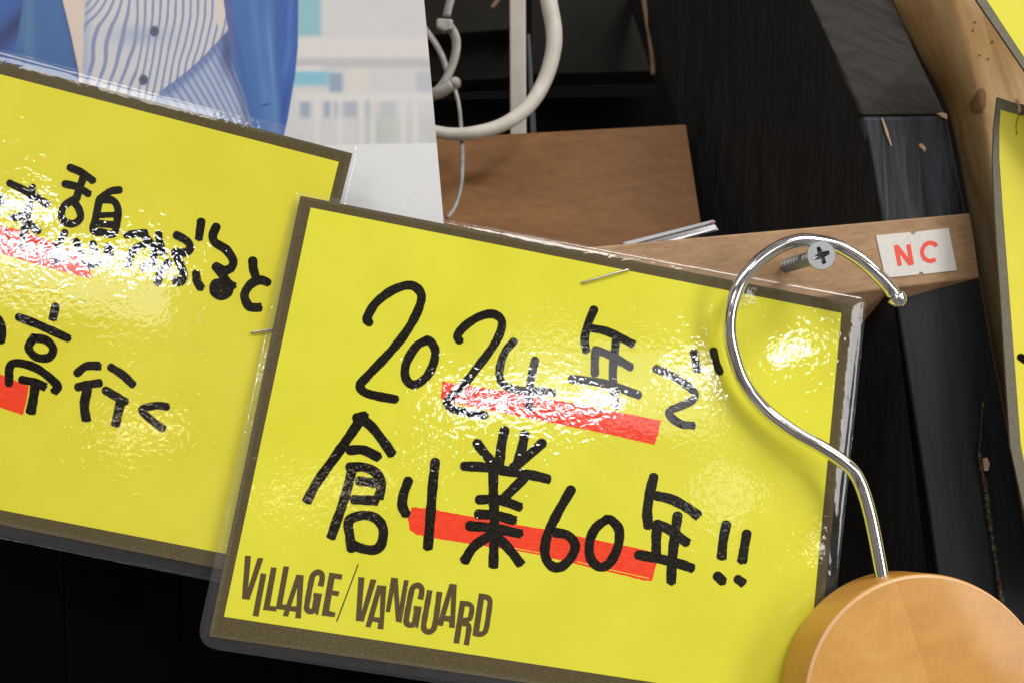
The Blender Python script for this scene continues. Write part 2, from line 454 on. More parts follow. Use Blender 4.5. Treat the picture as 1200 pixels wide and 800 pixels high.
def poly_print(pl, polys, h, vs=None, fs=None):
    vs = [] if vs is None else vs; fs = [] if fs is None else fs
    loops = [[pl.at(x, y, h) for x, y in lp] for lp in polys]
    tri = tessellate_polygon(loops); b = len(vs)
    for lp in loops: vs += lp
    fs += [tuple(b+i for i in t) for t in tri]
    return vs, fs
def char(name, pl, strokes, w, parent, h=9e-5, m=None, org=(0, 0), s=1.0):
    vs, fs = [], []
    for st in strokes:
        ww = w
        if isinstance(st, dict): ww = st['w']; st = st['p']
        ribbon(pl, [(x/s+org[0], y/s+org[1]) for x, y in st], ww, h, True, vs, fs)
    o = obj(name, vs, fs, m or M['ink'], parent)
    return o

def rounded(quad, radii, k=6):
    out = []
    for i in range(4):
        p = Vector(quad[i]); a = (Vector(quad[i-1])-p).normalized(); b = (Vector(quad[(i+1) % 4])-p).normalized()
        r = radii[i]
        for j in range(k+1):
            t = j/k; s = p+a*r; e_ = p+b*r
            out.append(((1-t)**2)*s+2*t*(1-t)*p+t*t*e_)
    # straight parts get extra points so that rings match
    res = []
    n = len(out)
    for i in range(n):
        res.append(out[i])
        if (i+1) % (k+1) == 0:
            q = out[(i+1) % n]
            for j in range(1, 24): res.append(out[i].lerp(q, j/24))
    return res
def laminated(root, pl, film, olive, yellow, radii, ymat):
    """paper sheet with printed panel inside a sealed clear pouch"""
    pap = prism('paper_sheet', [pl.at(x, y, 0) for x, y in olive], pl.n*-2.5e-4, M['olive'], root)
    vs, fs = poly_print(pl, [yellow], 3e-5)
    obj('yellow_panel', vs, fs, ymat, pap)
    # pouch: outer rim, seal, paper edge ramp, top
    big = rounded(film, radii); small = rounded(olive, [2, 2, 2, 2])
    cen = sum((Vector(q) for q in olive), Vector((0, 0)))/4
    rings = [(0.0, -1e-4), (0.06, 2e-5), (.45, 4e-5), (.72, 7e-5), (.93, 1.5e-4), (1.04, 1.9e-4)]
    vs, fs, n = [], [], len(big)
    def ring(t, h, wob=0):
        for i in range(n):
            q = big[i].lerp(small[i], min(t, 1.0)) if t <= 1 else small[i]+(cen-small[i]).normalized()*5*(t-1)/.04
            j = random.uniform(-wob, wob)
            vs.append(pl.at(q.x, q.y, h+j))
    ring(0.0, -3.2e-4)                                   # back rim
    for t, h in rings: ring(t, h, 1.1e-5 if .3 < t < 1 else 0)
    for r in range(len(rings)):
        for i in range(n):
            fs.append((r*n+i, r*n+(i+1) % n, (r+1)*n+(i+1) % n, (r+1)*n+i))
    rim = obj('film_rim', vs, fs, M['film_edge'], root, True)
    # flat clear top
    vs2 = vs[-n:]
    o = obj('film_front', list(vs2), [tuple(range(n))], M['film'], root)
    for ob in (rim, o):
        orient(ob, pl.n)
    vs3, base = [], 0
    vs3 = vs[:n]
    b = obj('film_back', list(vs3), [tuple(range(n))], M['film_edge'], root)
    orient(b, -pl.n)
    return pap
def orient(ob, nrm):
    me = ob.data
    for p in me.polygons: pass
    bm = bmesh.new(); bm.from_mesh(me)
    for fc in bm.faces:
        fc.normal_update()
        if fc.normal.dot(nrm) < 0: fc.normal_flip()
    bm.to_mesh(me); bm.free()

# ================================================================== SETTING (what is behind)
bw = prism('wall', [P(-500, -500, .56), P(1900, -500, .56), P(1900, 1400, .56), P(-500, 1400, .56)], (0, .01, 0), M['black_wall'])
tag(bw, kind='structure')

# dull black boards in the upper recess
def board(pts, d, th, m, label, group=None, cat='board', bev=.0006, name='black_board'):
    o = prism(name, [P(x, y, d) for x, y in pts], (0, th, 0), m, None, bev)
    return tag(o, label, cat, group)
board([(480, -30), (600, -30), (600, 35), (480, 44)], .42, .02, M['black_board'], 'dull black board at the top behind the nylon cable ties')
board([(480, 47), (600, 40), (600, 92), (480, 98)], .435, .02, M['black_board'], 'dull black board below the seam, left of the pale upright bar')
board([(622, -30), (772, -30), (778, 84), (622, 88)], .42, .02, M['black_board'], 'wide dull black board right of the white cable loop')
board([(480, 118), (790, 112), (800, 190), (480, 190)], .45, .01, M['black_wall'], 'near-black strip filling the shaded gap just above the brown board')  # stands for the dark gap between boards; its shade is in the colour
# lower black panel: upright boards whose seams just show
bp = thing('board_wall', P(100, 800, .34), 'near-black wall of upright boards under the left yellow sign', 'wall')
for x0, x1 in ((-80, 71.5), (72.5, 208), (209, 345), (346, 480), (481, 640), (641, 800)):
    prism('board', [P(x0, 560, .34), P(x1, 560, .34), P(x1+6, 860, .34), P(x0+6, 860, .34)], (0, .012, 0), M['black_cloth'], bp, .0004)

# brown board in the recess
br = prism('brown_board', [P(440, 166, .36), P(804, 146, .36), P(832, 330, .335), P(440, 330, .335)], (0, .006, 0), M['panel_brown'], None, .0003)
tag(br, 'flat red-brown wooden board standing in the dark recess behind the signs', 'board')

# ------------------------------------------------------------------ black timber post and brace
post = thing('black_post', P(1090, 800, .31), 'black painted timber post with slanted worn top, right of the dark recess', 'post')
D0 = .288
q = [P(1010, 136, D0), P(1110, 135, D0), P(1133, 250, D0), P(1156, 380, D0), P(1190, 560, D0), P(1236, 830, D0),
     P(1110, 830, D0), P(1079, 560, D0), P(1048, 380, D0), P(1030, 250, D0)]
# front face with side depth
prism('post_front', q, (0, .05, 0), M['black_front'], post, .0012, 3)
# slanted end-grain face running up and back
SB = Plane(.2895, 1010, 136, 1.05, .0)
t0, t1 = P(1110, 134.5, D0+.0006), P(1010, 135.5, D0+.0006)
prism('slanted_top', [t1, t0, P(1074, 60, .303), P(1040, -20, .318), P(938, -20, SB.f(938, -20)), P(975, 60, SB.f(975, 60))], [Vector((0, .03, -.004))]*6, M['black_top'], post, .0012, 3)
# receding left side
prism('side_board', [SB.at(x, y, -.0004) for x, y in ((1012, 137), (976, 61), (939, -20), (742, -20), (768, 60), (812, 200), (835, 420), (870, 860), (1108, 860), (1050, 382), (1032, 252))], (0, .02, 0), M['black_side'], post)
# lower gloss face in front of the recess (below the block)
low = prism('lower_face', [P(1041, 300, D0-.0035), P(1146, 300, D0-.0035), P(1160, 380, D0-.0035), P(1194, 560, D0-.0035), P(1240, 830, D0-.0035),
                           P(1118, 830, D0-.0035), P(1088, 600, D0-.0035)], (0, .004, 0), M['black_lower'], post, .0014, 3)
# chips and marks on the paint
def chip(pts, d=D0-.0006):
    return prism('paint_chip', [P(x, y, d) for x, y in pts], (0, .0008, 0), M['chip'], post)
chip([(1077, 169), (1080, 168), (1084, 172), (1085.5, 176), (1083, 178), (1081.5, 174.5), (1078.5, 173.5)])
chip([(1033, 138), (1034.5, 138), (1040, 152), (1045.5, 171), (1044.5, 171.5), (1038.2, 156)])
chip([(1098, 133), (1105, 132), (1110, 134), (1110, 140), (1104, 137)])
chip([(1152, 537), (1157, 536), (1160, 543), (1158, 551), (1154, 551)], D0-.0048)
random.seed(11)
# dried glue dribble
vs, fs = [], []
gp = spline([(1152, 470), (1150, 500), (1148, 535), (1155, 570), (1160, 610), (1166, 650), (1172, 690), (1176, 715)], 3)
for i, p in enumerate(gp):
    w = (1.0+1.6*abs(math.sin(i*.37+math.sin(i*.9)))+random.random()*1.6)*(1.0 if p.y > 530 else .5)
    for k, (s, dd) in enumerate(((-1, 0), (-.4, .0008), (.4, .0008), (1, 0))):
        vs.append(P(p.x+s*w, p.y, D0-.0045-dd*random.uniform(.6, 1.2)))
for i in range(len(gp)-1):
    for k in range(3): fs.append((i*4+k, i*4+k+1, i*4+k+5, i*4+k+4))
obj('glue_dribble', vs, fs, M['glue'], post, True)

M['hole'] = mat('worm_hole', (.10, .035, .012, 1), .7)
# ------------------------------------------------------------------ varnished pine post at the right
pine = thing('pine_post', P(1190, 800, .32), 'varnished knotty pine post along the right side, lighter towards the top', 'post')
dp = .300
L0 = [(1030, -30), (1044, 5), (1078, 70), (1112, 136), (1137, 258), (1155, 370), (1180, 520), (1215, 700), (1235, 830)]
L1 = [(1110, -30), (1118, 5), (1134, 60), (1150, 125), (1170, 258), (1190, 370), (1215, 520), (1250, 700), (1270, 830)]
L2 = [(1330, -30), (1330, 5), (1330, 70), (1330, 136), (1340, 258), (1350, 370), (1370, 520), (1400, 700), (1420, 830)]
def lat(A, B_, t): return A.lerp(B_, t)
A_s = spline(L0, 18); n_ = len(A_s)
def res(pts, n):
    c = spline(pts, 2); return [c[int(round(i*(len(c)-1)/(n-1)))] for i in range(n)]
A_s, B_s, C_s = res(L0, 60), res(L1, 60), res(L2, 60)
cols_ = [(A_s, B_s, 0, dp+.030), (A_s, B_s, 0, dp+.0105)]
rows_v, width = [], 0
for i in range(60):
    line = [P(A_s[i].x, A_s[i].y, dp+.034)]
    for t, dd in ((0, .0175), (.05, .0152), (.3, .0108), (.6, .0060), (.85, .0022), (.95, .0009), (1.0, .0003)):
        q_ = A_s[i].lerp(B_s[i], t); line.append(P(q_.x, q_.y, dp+dd))
    for t in (.03, .08, .3, .6, 1.0):
        q_ = B_s[i].lerp(C_s[i], t); line.append(P(q_.x, q_.y, dp+.0000+.002*t))
    q_ = C_s[i]; line.append(P(q_.x, q_.y, dp+.034))
    rows_v.append(line)
nc = len(rows_v[0])
vs = [v for r_ in rows_v for v in r_]
fs = [(i*nc+k, i*nc+k+1, (i+1)*nc+k+1, (i+1)*nc+k) for i in range(59) for k in range(nc-1)]
fs += [(i*nc+nc-1, i*nc, (i+1)*nc, (i+1)*nc+nc-1) for i in range(59)] + [tuple(range(nc)), tuple(59*nc+k for k in range(nc))]
pb = obj('post_body', vs, fs, M['pine'], pine, True); fixn(pb)
for hx, hy in ((1143, 26), (1140, 36), (1163, 49), (1148, 65), (1158, 69)):
    lathe('worm_hole', [(0, 2e-4), (2.0e-4, 1.5e-4), (2.3e-4, -2e-4)], P(hx, hy, dp), (0, -1, 0), M['hole'], pine, 12)

# ------------------------------------------------------------------ yellow signs on the right
def sign(name, outer, inner, d, bend, label):
    r = thing(name, P(outer[0][0], outer[0][1], d), label, 'sign', 'yellow signs at the right edge')
    class S:                                             # gently curled sheet
        n = Vector((0, -1, 0))
        @staticmethod
        def at(x, y, h=0): return P(x, y, d+bend(x, y)) + Vector((0, -h, 0))
    b = prism('sign_board', [S.at(x, y) for x, y in outer], (0, .0008, 0), M['olive_grey'], r)
    vs, fs = poly_print(S, [inner], 6e-5)
    obj('yellow_panel', vs, fs, M['yellow_pale'], b)
    return r, b, S
zero = lambda x, y: 0
sg, sgb, S3 = sign('yellow_sign',
    [(1169, 114), (1186, 120), (1205, 124), (1420, 170), (1480, 700), (1225, 700), (1205, 620), (1184, 522), (1176, 400), (1166, 250), (1163.5, 190), (1165, 150)],
    [(1172.5, 129), (1186, 133), (1205, 137), (1400, 180), (1460, 690), (1232, 690), (1213, 610), (1196, 520), (1187, 400), (1175, 245), (1171, 185), (1171, 150)],
    .272, zero, 'tall yellow sign with grey border cut off by the right edge, below the other corner')
vs, fs = ribbon(S3, [(1195.5, 418), (1206, 424), (1222, 430)], 9, 1.5e-4, False); obj('marker_stroke', vs, fs, M['ink'], sgb)
tube('torn_film', [S3.at(1190, 117, .0004), S3.at(1193, 127, .0009), S3.at(1193.5, 133, .0006)], .00035, M['chip'], sgb, 8)
vs, fs = ribbon(S3, [(1192, 128), (1193, 136), (1190.5, 146), (1191, 158)], 1.6, 1.2e-4, False)
M['crease'] = mat('crease_mark', (.35, .27, .02, 1), .6); obj('crease', vs, fs, M['crease'], sgb)
sg2, _, S4 = sign('yellow_sign',
    [(1138, -9), (1171, 39), (1205, 89), (1300, 230), (1500, -100), (1180, -140)],
    [(1152, -6), (1176, 31), (1205, 75), (1300, 210), (1480, -90), (1190, -120)],
    .262, zero, 'yellow sign corner with grey border poking in at the top right')

# ------------------------------------------------------------------ grey bracket behind the right end of the front sign
tag(prism('grey_bracket', [P(1000, 452, .30), P(1008, 458, .30), P(1030, 560, .30), P(1044, 640, .30), P(1055, 720, .30), P(1018, 720, .30), P(1012, 660, .30), P(990, 540, .30)],
          (0, .003, 0), M['steel_grey'], None, .0004), 'slim dark grey bracket leaning behind the hook stem', 'bracket')

# ------------------------------------------------------------------ cables, ties and bar in the recess
tag(prism('pale_bar', [P(597, -20, .375), P(616, -20, .375), P(617, 160, .375), P(598, 160, .375)], (0, .004, 0), M['white_bar'], None, .0006),
    'flat pale upright bar crossing behind the white cable loop', 'bar')
tag(prism('thin_dark_rail', [P(617.5, 40, .40), P(621, 40, .40), P(629, 165, .40), P(622, 165, .40)], (0, .004, 0), M['steel_grey'], None, .0003),
    'thin dark rail just right of the pale upright bar', 'rail')
cab = [P(641, -30, .345), P(643, 0, .345), P(649, 35, .345), P(648, 62, .345), P(638, 95, .345), P(620, 124, .343), P(590, 146, .341), P(555, 156, .34), P(525, 157, .342), P(495, 150, .345), P(470, 140, .35)]
tag(tube('white_cable', cab, lambda t: .0029-.0011*t*1.0, M['cream'], None, 20), 'thick off-white cable curving in a loop across the dark recess', 'cable')
tie = thing('cable_tie', P(524, 30, .36), 'nylon cable tie with a square locking head, beside the poster edge', 'cable tie')
tube('strap', [P(534, -20, .352), P(528, 0, .352), P(523, 20, .352)], .0019, M['nylon'], tie, 12, flat=.5)
prism('locking_head', [P(511, 21, .350), P(531, 22, .350), P(531, 34, .350), P(520, 37, .350), P(511, 33, .350)], (0, .004, 0), M['nylon'], tie, .0008)
tube('loop', [P(526, 30, .353), P(534, 45, .352), P(534, 62, .352), P(528, 82, .352), P(518, 100, .352), P(505, 112, .352)], .0019, M['nylon'], tie, 14, flat=.6)
tie2 = thing('cable_tie', P(535, 98, .35), 'small knobbed cable tie with a thin tail hanging over the brown board', 'cable tie')
lathe('knob', [(0, .0022), (.0012, .002), (.0019, .001), (.0021, 0), (.0018, -.0012), (0, -.002)], P(533, 98, .349), (0.3, -1, .2), M['nylon'], tie2, 20)
tube('collar', [P(503, 112, .352), P(516, 108, .35), P(530, 99, .349)], .0021, M['nylon'], tie2, 14)
tube('tail', [P(533, 104, .349), P(538, 125, .348), P(541, 160, .346), P(542, 190, .332), P(540, 220, .329), P(533, 243, .326), P(524, 256, .324)], .00068, M['nylon'], tie2, 8)
tag(tube('grey_wire', [P(495, 30, .372), P(508, 48, .370), P(518, 66, .368), P(524, 84, .368)], .0011, M['nylon'], None, 10), 'thin grey wire running behind the cable tie loop', 'wire')
tag(tube('brown_stick', [P(751, -20, .395), P(758, 20, .395), P(764, 60, .395), P(766, 88, .395)], .0011, M['tan'], None, 10), 'thin brown stick hanging in front of the black boards', 'stick')
tag(tube('wood_sliver', [P(592, -8, .38), P(583, 2, .38), P(576, 10, .38)], lambda t: .0014-.0007*t, M['tan'], None, 10), 'short tan sliver at the top edge, left of the pale bar', 'sliver')

# ------------------------------------------------------------------ clear disc case lying on the block
cs = thing('disc_case', P(800, 280, .30), 'clear plastic disc case corner lying on top of the brown block', 'case')
prism('case_lid', [P(728, 284.5, .305), P(836, 257.5, .312), P(839.5, 260.5, .312), P(735, 288, .305)], (-.004, .03, -.004), M['case'], cs, .0003)
prism('case_tray', [P(738, 288, .304), P(838, 262, .311), P(843, 270, .311), P(760, 290, .304)], (-.004, .03, -.004), M['case_dark'], cs, .0003)
prism('case_edge', [P(770, 284.5, .3035), P(839, 266.5, .3105), P(840, 269, .3105), P(772, 288, .3035)], (0, .0008, 0), M['case'], cs, .0002)
prism('red_mark', [P(834, 260.5, .3108), P(836.5, 260, .3108), P(837, 263.5, .3108), P(834.5, 264, .3108)], (0, .0004, 0), mat('red_mark', (.45, .05, .06, 1), .5), cs)

# ------------------------------------------------------------------ brown block with NC sticker
BLK = Plane(.270, 800, 300, -.145, .0)
blk = thing('brown_block', BLK.at(900, 300), 'brown fibreboard block with a white NC sticker, screwed across behind the sign', 'block')
A_, B_, C_, D_, E_ = (610, 297), (1137, 250), (1148, 326), (985, 345), (610, 395)
fr_ = [BLK.at(*p) for p in (A_, B_, (1143, 286), C_, D_, E_)]
bk_ = [BLK.at(*A_)+Vector((0, .02, 0)), BLK.at(*B_)+Vector((-.0005, .02, -.001)), BLK.at(1143, 286)+Vector((-.001, .02, -.002)),
       P(1140, 334, BLK.f(1140, 334)+.004), P(1010, 381, BLK.f(1010, 381)+.012), P(610, 480, .29)]
tri = [(0, 1, 2), (0, 2, 4), (2, 3, 4), (0, 4, 5)]
fs = tri + [tuple(6+i for i in reversed(t)) for t in tri]+[(i, (i+1) % 6, 6+(i+1) % 6, 6+i) for i in range(6)]
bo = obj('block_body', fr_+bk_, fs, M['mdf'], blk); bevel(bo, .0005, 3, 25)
st = prism('sticker', [BLK.at(x, y, .00025) for x, y in ((1026, 276), (1066, 272.4), (1068, 275), (1070.5, 275.4), (1073, 272), (1111, 267.5), (1120.8, 317), (1082, 321.4), (1080, 319), (1077.5, 319), (1075.5, 322), (1037, 325.8))],
           BLK.n*-.0002, M['sticker'], blk)
vs, fs = [], []
def cc(x, y): return (880+x/5.714, 250+y/5.714)
for a, b in (((966, 214), (994, 354)), ((974, 226), (1068, 346)), ((1050, 210), (1074, 347))):
    _layer[0] += 1
    a, b = Vector(cc(*a)), Vector(cc(*b)); t = (b-a).normalized(); qv = Vector((-t.y, t.x))*2.6
    base = len(vs); hh = .0003+_layer[0] % 8*1e-6
    vs += [BLK.at(*(a+qv), hh), BLK.at(*(a-qv), hh), BLK.at(*(b-qv), hh), BLK.at(*(b+qv), hh)]; fs.append((base, base+1, base+2, base+3))
obj('letter_n', vs, fs, M['redtext'], st)
arc = [(1089.5+9.6*math.cos(a), 295.5+10.6*math.sin(a)) for a in [math.radians(-38-d) for d in range(0, 285, 15)]]
vs, fs = ribbon(BLK, arc, 5.0, .0003, False, cap='flat', jit=0); obj('letter_c', vs, fs, M['redtext'], st)

# ------------------------------------------------------------------ screw
sh = P(962.5, 299.5, .2495); tip = P(919, 312, .2768)
scr = thing('screw', sh, 'silver cross-head screw driven at an angle into the brown block', 'screw')
ax = (sh-tip).normalized(); u = ax.orthogonal().normalized(); u = (Vector((1, 0, 0))-ax.x*ax).normalized(); w = ax.cross(u)
R = .00345
# head top with cross recess
rot = math.radians(22)
cross = []
for k in range(4):
    a = rot+k*PI/2
    for (r_, da) in ((R*.62, -.20), (R*.62, .20), (R*.27, PI/4)):
        cross.append((r_, a+da))
def hp(r_, a, h): return sh+ax*h+(u*math.cos(a)+w*math.sin(a))*r_
ocirc = [hp(R*.96, 2*PI*i/48, 0) for i in range(48)]
inn = [hp(r_, a, 0) for r_, a in cross]
tri = tessellate_polygon([ocirc, inn])
vs = ocirc+inn; fs = [tuple(t) for t in tri]; n0 = len(vs)
prof = [(R*.985, -.00008), (R, -.00025), (R*.97, -.0005), (R*.62, -.0021), (R*.48, -.003)]
for r_, h in prof: vs += [hp(r_, 2*PI*i/48, h) for i in range(48)]
for i in range(48):
    j = (i+1) % 48
    fs.append((i, j, n0+j, n0+i))
    for p_ in range(len(prof)-1): fs.append((n0+p_*48+i, n0+p_*48+j, n0+(p_+1)*48+j, n0+(p_+1)*48+i))
o = obj('screw_head', vs, fs, M['zinc'], scr); fixn(o)
deep = [hp(r_*.72, a, -.0015) for r_, a in cross]
vs = [hp(r_, a, -.00001) for r_, a in cross]+deep+[hp(0, 0, -.002)]; m_ = len(cross); fs = []
for i in range(m_):
    j = (i+1) % m_; fs += [(i, j, m_+j, m_+i), (m_+i, m_+j, 2*m_)]
obj('cross_recess', vs, fs, M['recess'], o)
# threaded shaft
Ls = (sh-tip).length; pitch = .0023; vs, fs = [], []; seg = 28; rows = int(Ls/.00016)
for i in range(rows):
    s = .002+(Ls-.002)*i/(rows-1)
    for k in range(seg):
        a = 2*PI*k/seg; ph_ = ((s/pitch)+k/seg) % 1.0
        tr_ = max(0, 1-abs(ph_-.5)/.26)
        vs.append(hp(.00108+.00075*tr_, a, -s))
for i in range(rows-1):
    for k in range(seg): fs.append((i*seg+k, i*seg+(k+1) % seg, (i+1)*seg+(k+1) % seg, (i+1)*seg+k))
o = obj('threaded_shaft', vs, fs, M['zinc'], scr, True); fixn(o)

# ================================================================== POSTER
def sm(a, b, x):
    t = np.clip((x-a)/(b-a), 0, 1); return t*t*(3-2*t)
def interp(y, pts):
    ys, xs = zip(*[(p[1], p[0]) for p in pts]); return np.interp(y, ys, xs)
def rgb(r, g, b): return np.array([r, g, b], float)/255
xs = np.concatenate([np.linspace(-120, -8, 12), np.arange(-6, 524, 1.15)]); ys = np.concatenate([np.linspace(-60, -6, 6), np.arange(-5, 262, 1.15), np.linspace(264, 330, 8)])
X, Y = np.meshgrid(xs, ys)
edge = interp(Y, [(490, -60), (497, 0), (519, 250), (526, 330)])
X = np.minimum(X, edge)
def lay(img, mask, c):
    c = np.asarray(c); return img*(1-mask[..., None]) + (c if c.ndim > 1 else c[None, None])*mask[..., None]
def vn(X, Y, sx, sy, seed):
    r = np.random.RandomState(seed); g = r.rand(64, 64)
    u_ = (X/sx) % 63; v_ = (Y/sy) % 63; i = u_.astype(int); j = v_.astype(int); a = u_-i; b = v_-j; a = a*a*(3-2*a); b = b*b*(3-2*b)
    return (g[j, i]*(1-a)+g[j, i+1]*a)*(1-b)+(g[j+1, i]*(1-a)+g[j+1, i+1]*a)*b
img = np.zeros(X.shape+(3,)) + rgb(204, 202, 200)
nz = vn(X, Y, 40, 30, 1)
img = lay(img, .35*nz, rgb(186, 184, 186))
# out-of-focus street: teal block, rails, windows
img = lay(img, sm(378, 374, X)*sm(45, 40, Y), rgb(112, 172, 182))
img = lay(img, sm(42, 47, Y)*sm(74, 66, Y), rgb(212, 208, 203))
img = lay(img, sm(64, 74, Y)*sm(82, 76, Y), rgb(172, 172, 176))
img = lay(img, sm(76, 80, Y)*sm(88, 84, Y)*sm(345, 350, X)*sm(382, 374, X), rgb(216, 212, 206))
img = lay(img, sm(82, 86, Y)*sm(104, 97, Y)*sm(392, 380, X), rgb(98, 176, 200))
img = lay(img, sm(84, 88, Y)*sm(110, 106, Y)*sm(384, 388, X)*sm(403, 399, X), rgb(118, 142, 168))
img = lay(img, sm(78, 84, Y)*sm(112, 106, Y)*sm(404, 410, X)*sm(436, 430, X), rgb(210, 205, 196))
img = lay(img, sm(80, 84, Y)*sm(112, 106, Y)*sm(440, 444, X)*sm(466, 460, X), rgb(200, 200, 200))
img = lay(img, .6*sm(82, 86, Y)*sm(110, 106, Y)*sm(486, 490, X), rgb(150, 164, 180))
for x0, x1, c in ((352, 363, (108, 138, 168)), (380, 386, (110, 136, 162)), (393, 401, (118, 140, 166)), (404, 418, (140, 152, 172)), (428, 440, (156, 166, 180)), (446, 462, (170, 178, 186))):
    img = lay(img, .8*sm(118, 121, Y)*sm(142, 134, Y)*sm(x0-2, x0+1, X)*sm(x1+2, x1-1, X), rgb(*c))
img = lay(img, .55*sm(128, 145, Y)*sm(172, 166, Y)*sm(405, 440, X)*nz, rgb(140, 160, 140))
img = lay(img, sm(109, 112, Y)*sm(120, 116, Y)*sm(345, 350, X), rgb(214, 213, 208))
for bx in (372, 398, 424, 437, 472, 487):
    img = lay(img, .8*sm(bx-4, bx-2, X)*sm(bx+4, bx+2, X)*sm(112, 116, Y), rgb(216, 215, 210))
img = lay(img, .35*sm(430, 432, X)*sm(434, 432.5, X)*sm(110, 114, Y), rgb(170, 175, 180))
def blur(a, r):
    k = np.exp(-np.linspace(-2, 2, 2*r+1)**2); k /= k.sum()
    for ax_ in (0, 1):
        pad = [(0, 0)]*3; pad[ax_] = (r, r); b_ = np.pad(a, pad, mode='edge'); n_ax = a.shape[ax_]
        a = sum(w_*np.take(b_, range(i, i+n_ax), axis=ax_) for i, w_ in enumerate(k))
    return a
img = blur(img, 4)
img = lay(img, .28+0*X, rgb(204, 203, 203))
yb = 168-.02*(X-500)
img = lay(img, sm(yb-1, yb+1, Y), rgb(219, 220, 221))
# right jacket panel
jl = interp(Y, [(258, -60), (262, 0), (268, 40), (274, 80), (289, 120), (300, 170), (310, 330)])
jr = interp(Y, [(349, -60), (349.5, 0), (349, 55), (345.5, 90), (337, 140), (330, 170), (320, 330)])
fold = interp(Y, [(322, -60), (321, 0), (322, 50), (325, 90), (329, 140), (330, 330)])
jm = sm(jl-.8, jl+.8, X)*sm(jr+1, jr-1, X)
base = np.zeros_like(img)+rgb(62, 104, 164)
base = lay(base, .8*sm(fold-1, fold+2, X), rgb(44, 84, 160))
base = lay(base, .7*np.exp(-((X-fold+7)/6)**2), rgb(96, 132, 180))
base = lay(base, .7*np.exp(-((X-fold-16+.3*(Y-60))/4)**2)*sm(40, 60, Y)*sm(100, 80, Y), rgb(72, 120, 190))
base = lay(base, .5*vn(X+Y*.2, Y, 26, 45, 4), rgb(48, 92, 156))
base = lay(base, .8*np.exp(-((X-jl-3)/5)**2)*sm(90, 40, Y), rgb(96, 88, 140))
for (fx, fy_, sx_, sy_, tl, c_, a_) in ((300, 30, 5, 60, .10, (88, 128, 186), .55), (288, 100, 4, 40, .25, (50, 88, 150), .6), (310, 110, 6, 34, .1, (92, 134, 190), .5), (340, 20, 3, 40, -.05, (86, 124, 196), .5), (334, 120, 3, 20, -.2, (34, 66, 136), .7), (280, 60, 3, 30, .2, (44, 80, 146), .5), (318, 70, 2, 50, .08, (110, 146, 192), .5)):
    base = lay(base, a_*np.exp(-((X-fx-tl*(Y-fy_))/sx_)**2-((Y-fy_)/sy_)**2), rgb(*c_))
base = lay(base, .9*np.exp(-((X-311)/5)**2-((Y-123+.3*(X-311))/1.2)**2), rgb(30, 50, 100))
# shirt
img_s = np.zeros_like(img)+rgb(196, 196, 198)
ph = X + 3*(vn(X+50, Y+80, 34, 26, 12)-.5) + 1.6*np.sin(Y/26+X/60) + np.clip(160-X, 0, 70)*.42*sm(-10, 34, Y) + .05*Y*(X-100)/160 + .13*Y
st_ = .5+.5*np.cos(2*PI*ph/8.6)
img_s = lay(img_s, .74*sm(.60, .92, st_), rgb(104, 114, 158))
img_s = lay(img_s, .5*np.exp(-((X-165)/32)**2-((Y-42)/12)**2), rgb(130, 146, 180))
img_s = lay(img_s, .4*np.exp(-((X-.0-98)/8)**2), rgb(110, 130, 175))
fy = 107-(X-190)*.93+6*np.sin((X-190)/26)
lower = sm(fy-1, fy+2, Y)*sm(180, 184, X)
low_ = np.zeros_like(img)+rgb(160, 172, 196)
ph2 = X*1.0-(Y-fy)*.48+.004*(X-200)**2
low_ = lay(low_, .7*sm(.5, .9, .5+.5*np.cos(2*PI*ph2/7.2)), rgb(100, 120, 166))
low_ = lay(low_, .9*np.exp(-((X-266)/9)**2-((Y-62)/22)**2), rgb(62, 78, 128))
low_ = lay(low_, .6*np.exp(-((Y-fy-5)/7)**2), rgb(84, 104, 156))
low_ = lay(low_, .6*np.exp(-((X-jl+4)/5)**2), rgb(62, 74, 122))
img_s = lay(img_s, lower, low_)
img_s = lay(img_s, .75*np.exp(-((Y-fy)/1.6)**2)*sm(186, 192, X), rgb(74, 94, 150))
for bx, by in ((181, 37), (168, 94)):
    rr = np.hypot(X-bx, (Y-by)*.85)
    img_s = lay(img_s, sm(6, 4.6, rr), rgb(82, 84, 110)); img_s = lay(img_s, .7*sm(2, .8, rr), rgb(40, 42, 60))
sl = interp(Y, [(101, -60), (100, 0), (98, 40), (96.5, 78), (94, 330)])
sr = interp(Y, [(258, -60), (260, 0), (263, 35), (270, 75), (290, 125), (302, 170), (310, 330)])
img = lay(img, sm(sl-1, sl+1, X)*sm(sr+9, sr+7, X), img_s)
img = lay(img, sm(sr-9, sr-7, X)*sm(sr+1, sr-1, X)*sm(34, 28, Y+0*X), rgb(208, 196, 186))
img = lay(img, jm, base)
# pale lining strip and left jacket
kl = interp(Y, [(66, -60), (73, 0), (84, 45), (92, 84), (100, 330)])
img = lay(img, sm(kl-1, kl+1, X)*sm(sl+1, sl-1, X), rgb(206, 190, 178))
lj = np.zeros_like(img)+rgb(56, 98, 150)
lj = lay(lj, .7*np.exp(-((X-34)/8)**2), rgb(84, 124, 160))
dk = interp(Y, [(34, -60), (27, 0), (21, 40), (14, 70), (8, 330)])
lj = lay(lj, sm(dk+1.5, dk-1.5, X), rgb(44, 86, 158))
dd = Y-(46-1.1*X)
lj = lay(lj, .95*sm(dk+1.5, dk-1.5, X)*np.exp(-((dd-2-.1*X)/15)**2), rgb(26, 40, 92))
lj = lay(lj, .35*vn(X, Y, 22, 40, 9), rgb(40, 76, 136))
lj = lay(lj, .6*np.exp(-((X-kl)/2.5)**2), rgb(62, 58, 110))
img = lay(img, sm(kl+1, kl-1, X), lj)
img = np.clip(img, 0, 1)
lin = np.where(img <= .04045, img/12.92, ((img+.055)/1.055)**2.4)
